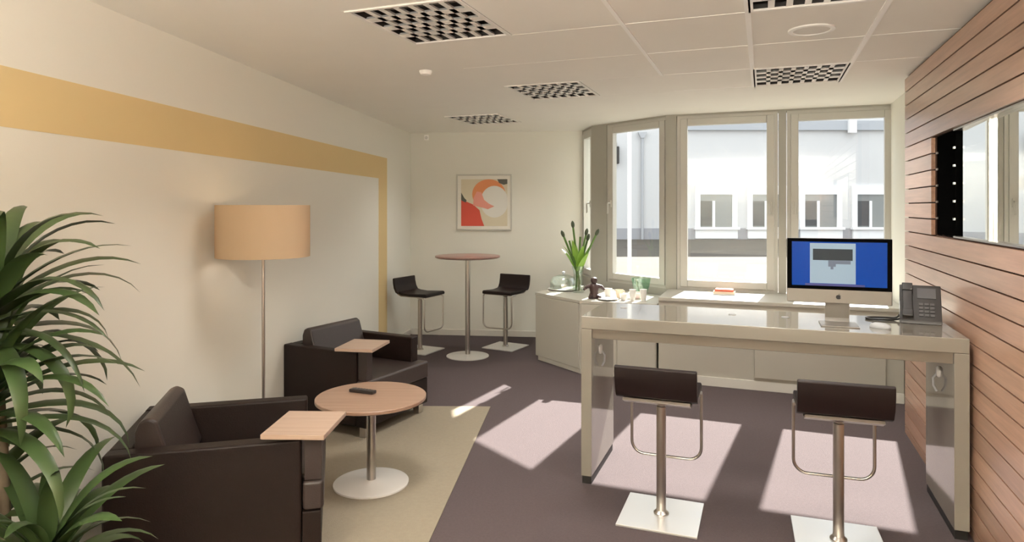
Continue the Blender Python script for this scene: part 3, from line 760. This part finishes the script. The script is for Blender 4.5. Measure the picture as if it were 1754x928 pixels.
# ------------------------------------------------------------------ courtyard outside
GZ = .35
mb = MB().prism([tuple(K0 + Vector((.30, .6))), tuple(K1 + Vector((.25, .15))), tuple(K2 + Vector((.15, .22))), tuple(K3 + Vector((.1, .24))), (9, 4.0), (60, 4.0), (60, 60), (-30, 60), (-30, 9.5), (.9, 9.5)], -.5, GZ)
tag(mb.build('courtyard_ground', M['gravel']), kind='structure')
FY = 27.0
bd = thing('building', 'pale rendered building across the courtyard, seen through the windows', 'building', (0, FY, GZ))
MB().box(-14, 40, 0, 8, .0, 7.4).build('facade_wall', M['facade'], bd)
MB().box(-14, 40, -.04, -.001, 0, .45).build('plinth', M['plinth'], bd)
MB().box(-14.3, 40.3, -.6, 8.3, 7.4, 7.65).build('eaves', M['pipe'], bd)
def far_win(x, zb=0.0, h=2.18, dark=False):
    z0 = zb
    m_ = MB()
    m_.box(x, x + 1.70, -.14, -.045, z0 + .04, z0 + .40); m_.box(x - .06, x + 1.76, -.24, -.045, z0 + .40, z0 + .50)
    m_.box(x, x + .20, -.10, -.002, z0 + .50, z0 + h); m_.box(x + 1.50, x + 1.70, -.10, -.002, z0 + .50, z0 + h)
    m_.box(x + .20, x + 1.50, -.10, -.002, z0 + h - .36, z0 + h); m_.box(x + .70, x + .80, -.08, -.002, z0 + .50, z0 + h - .62)
    f = m_.build('window_surround', M['surround'], bd)
    MB().box(x + .201, x + 1.499, -.035, -.003, z0 + .501, z0 + h - .361).build('pane', M['farpane'], f)
    MB().box(x + .21, x + .69, -.045, -.036, z0 + .55, z0 + h - .62).build('dark_reveal', M['fardark'], f)
for i in range(0, 6): far_win(7.42 + i * 2.12)
MB().box(6.9, 40, -.16, -.001, 4.42, 4.80).build('cornice', M['cornice'], bd)
MB().box(13.55, 13.85, -.30, -.161, 4.30, 4.84).build('bracket', M['surround'], bd)
MB().tube([(5.27, -.10, 4.12), (5.27, -.10, .0)], .055, 10).build('downpipe', M['pipe'], bd)
MB().prism([(-.18, .24), (.18, .24), (.07, 0), (-.07, 0)], -.1, .1, Matrix(((1, 0, 0, 5.27), (0, 0, 1, -.10), (0, 1, 0, 4.1), (0, 0, 0, 1)))).build('rain_hopper', M['pipe'], bd)
m_ = MB(); m_.box(4.05, 4.31, -.32, -.04, 3.05, 3.75); m_.box(4.12, 4.24, -.12, -.002, 3.75, 3.95)
m_.build('wall_lantern', M['blackm'], bd, bevel=.03)
t = thing('pole', 'slim white pole standing in the courtyard outside the left window', 'pole', (2.12, 12.0, GZ))
MB().lathe([(.036, 0), (.036, 3.4), (.02, 3.45), (0, 3.45)], n=16).build('shaft', M['polew'], t)
MB().lathe([(.10, 0), (.10, .03), (.04, .05)], n=20).build('foot', M['polew'], t)

# ------------------------------------------------------------------ light
w = bpy.data.worlds.new('World'); sc.world = w; w.use_nodes = True
bgd = w.node_tree.nodes['Background']; bgd.inputs[0].default_value = (0.93, 0.96, 1.0, 1); bgd.inputs[1].default_value = 1.4
def lamp(name, typ, loc, energy, col, **kw):
    d = bpy.data.lights.new(name, typ); d.energy = energy; d.color = col
    for k, v in kw.items(): setattr(d, k, v)
    o = bpy.data.objects.new(name, d); COL.objects.link(o); o.location = loc
    return o
tr = Vector((-.45 * 1, -.893, -.765)).normalized()
s = lamp('sun', 'SUN', (10, 20, 15), 18, (1.0, .95, .89), angle=R(.6))
s.rotation_euler = tr.to_track_quat('-Z', 'Y').to_euler()
for x, y in ((-1.45, -.6), (-.15, -.9)):       # two added fill lights behind the camera, unseen, aimed at the ceiling
    o = lamp('rear_fill', 'AREA', (x, y, 1.75), 108, (1.0, .965, .90), shape='DISK', size=.45)
    o.rotation_euler = (math.pi, 0, 0)
for k, j in LIGHTS:                            # added fill panels just below the louvres; the modelled tubes emit nothing
    x, y = rw(V0 + (k + .5) * DV, U0 + (j + .5) * DU)
    o = lamp('louvre_fill', 'AREA', (x, y, H - .009), 5 if j == 4 else 10, (1.0, .955, .88), shape='RECTANGLE', size=.54, size_y=.64, spread=R(120))
    o.rotation_euler.z = -A_R
lamp('lamp_glow', 'POINT', (-1.533, 4.10, 1.57), 1.0, (1.0, .72, .46), shadow_soft_size=.05)

# ------------------------------------------------------------------ camera
cd = bpy.data.cameras.new('camera'); cam = bpy.data.objects.new('camera', cd); COL.objects.link(cam)
cam.location = (0, 0, 1.65); cam.rotation_euler = (R(90), 0, 0)
cd.sensor_width = 36; cd.lens = 1139 / 1754 * 36; cd.shift_y = -(464 - 355) / 1754
cd.clip_start = .05; cd.clip_end = 300
sc.camera = cam
sc.view_settings.view_transform = 'Standard'; sc.view_settings.look = 'None'; sc.view_settings.exposure = 0.84; sc.view_settings.gamma = 1
sc.view_settings.use_curve_mapping = False
sc.cycles.use_denoising = True
sc.cycles.max_bounces = 12; sc.cycles.diffuse_bounces = 8; sc.cycles.sample_clamp_indirect = 6
sc.cycles.transparent_max_bounces = 16
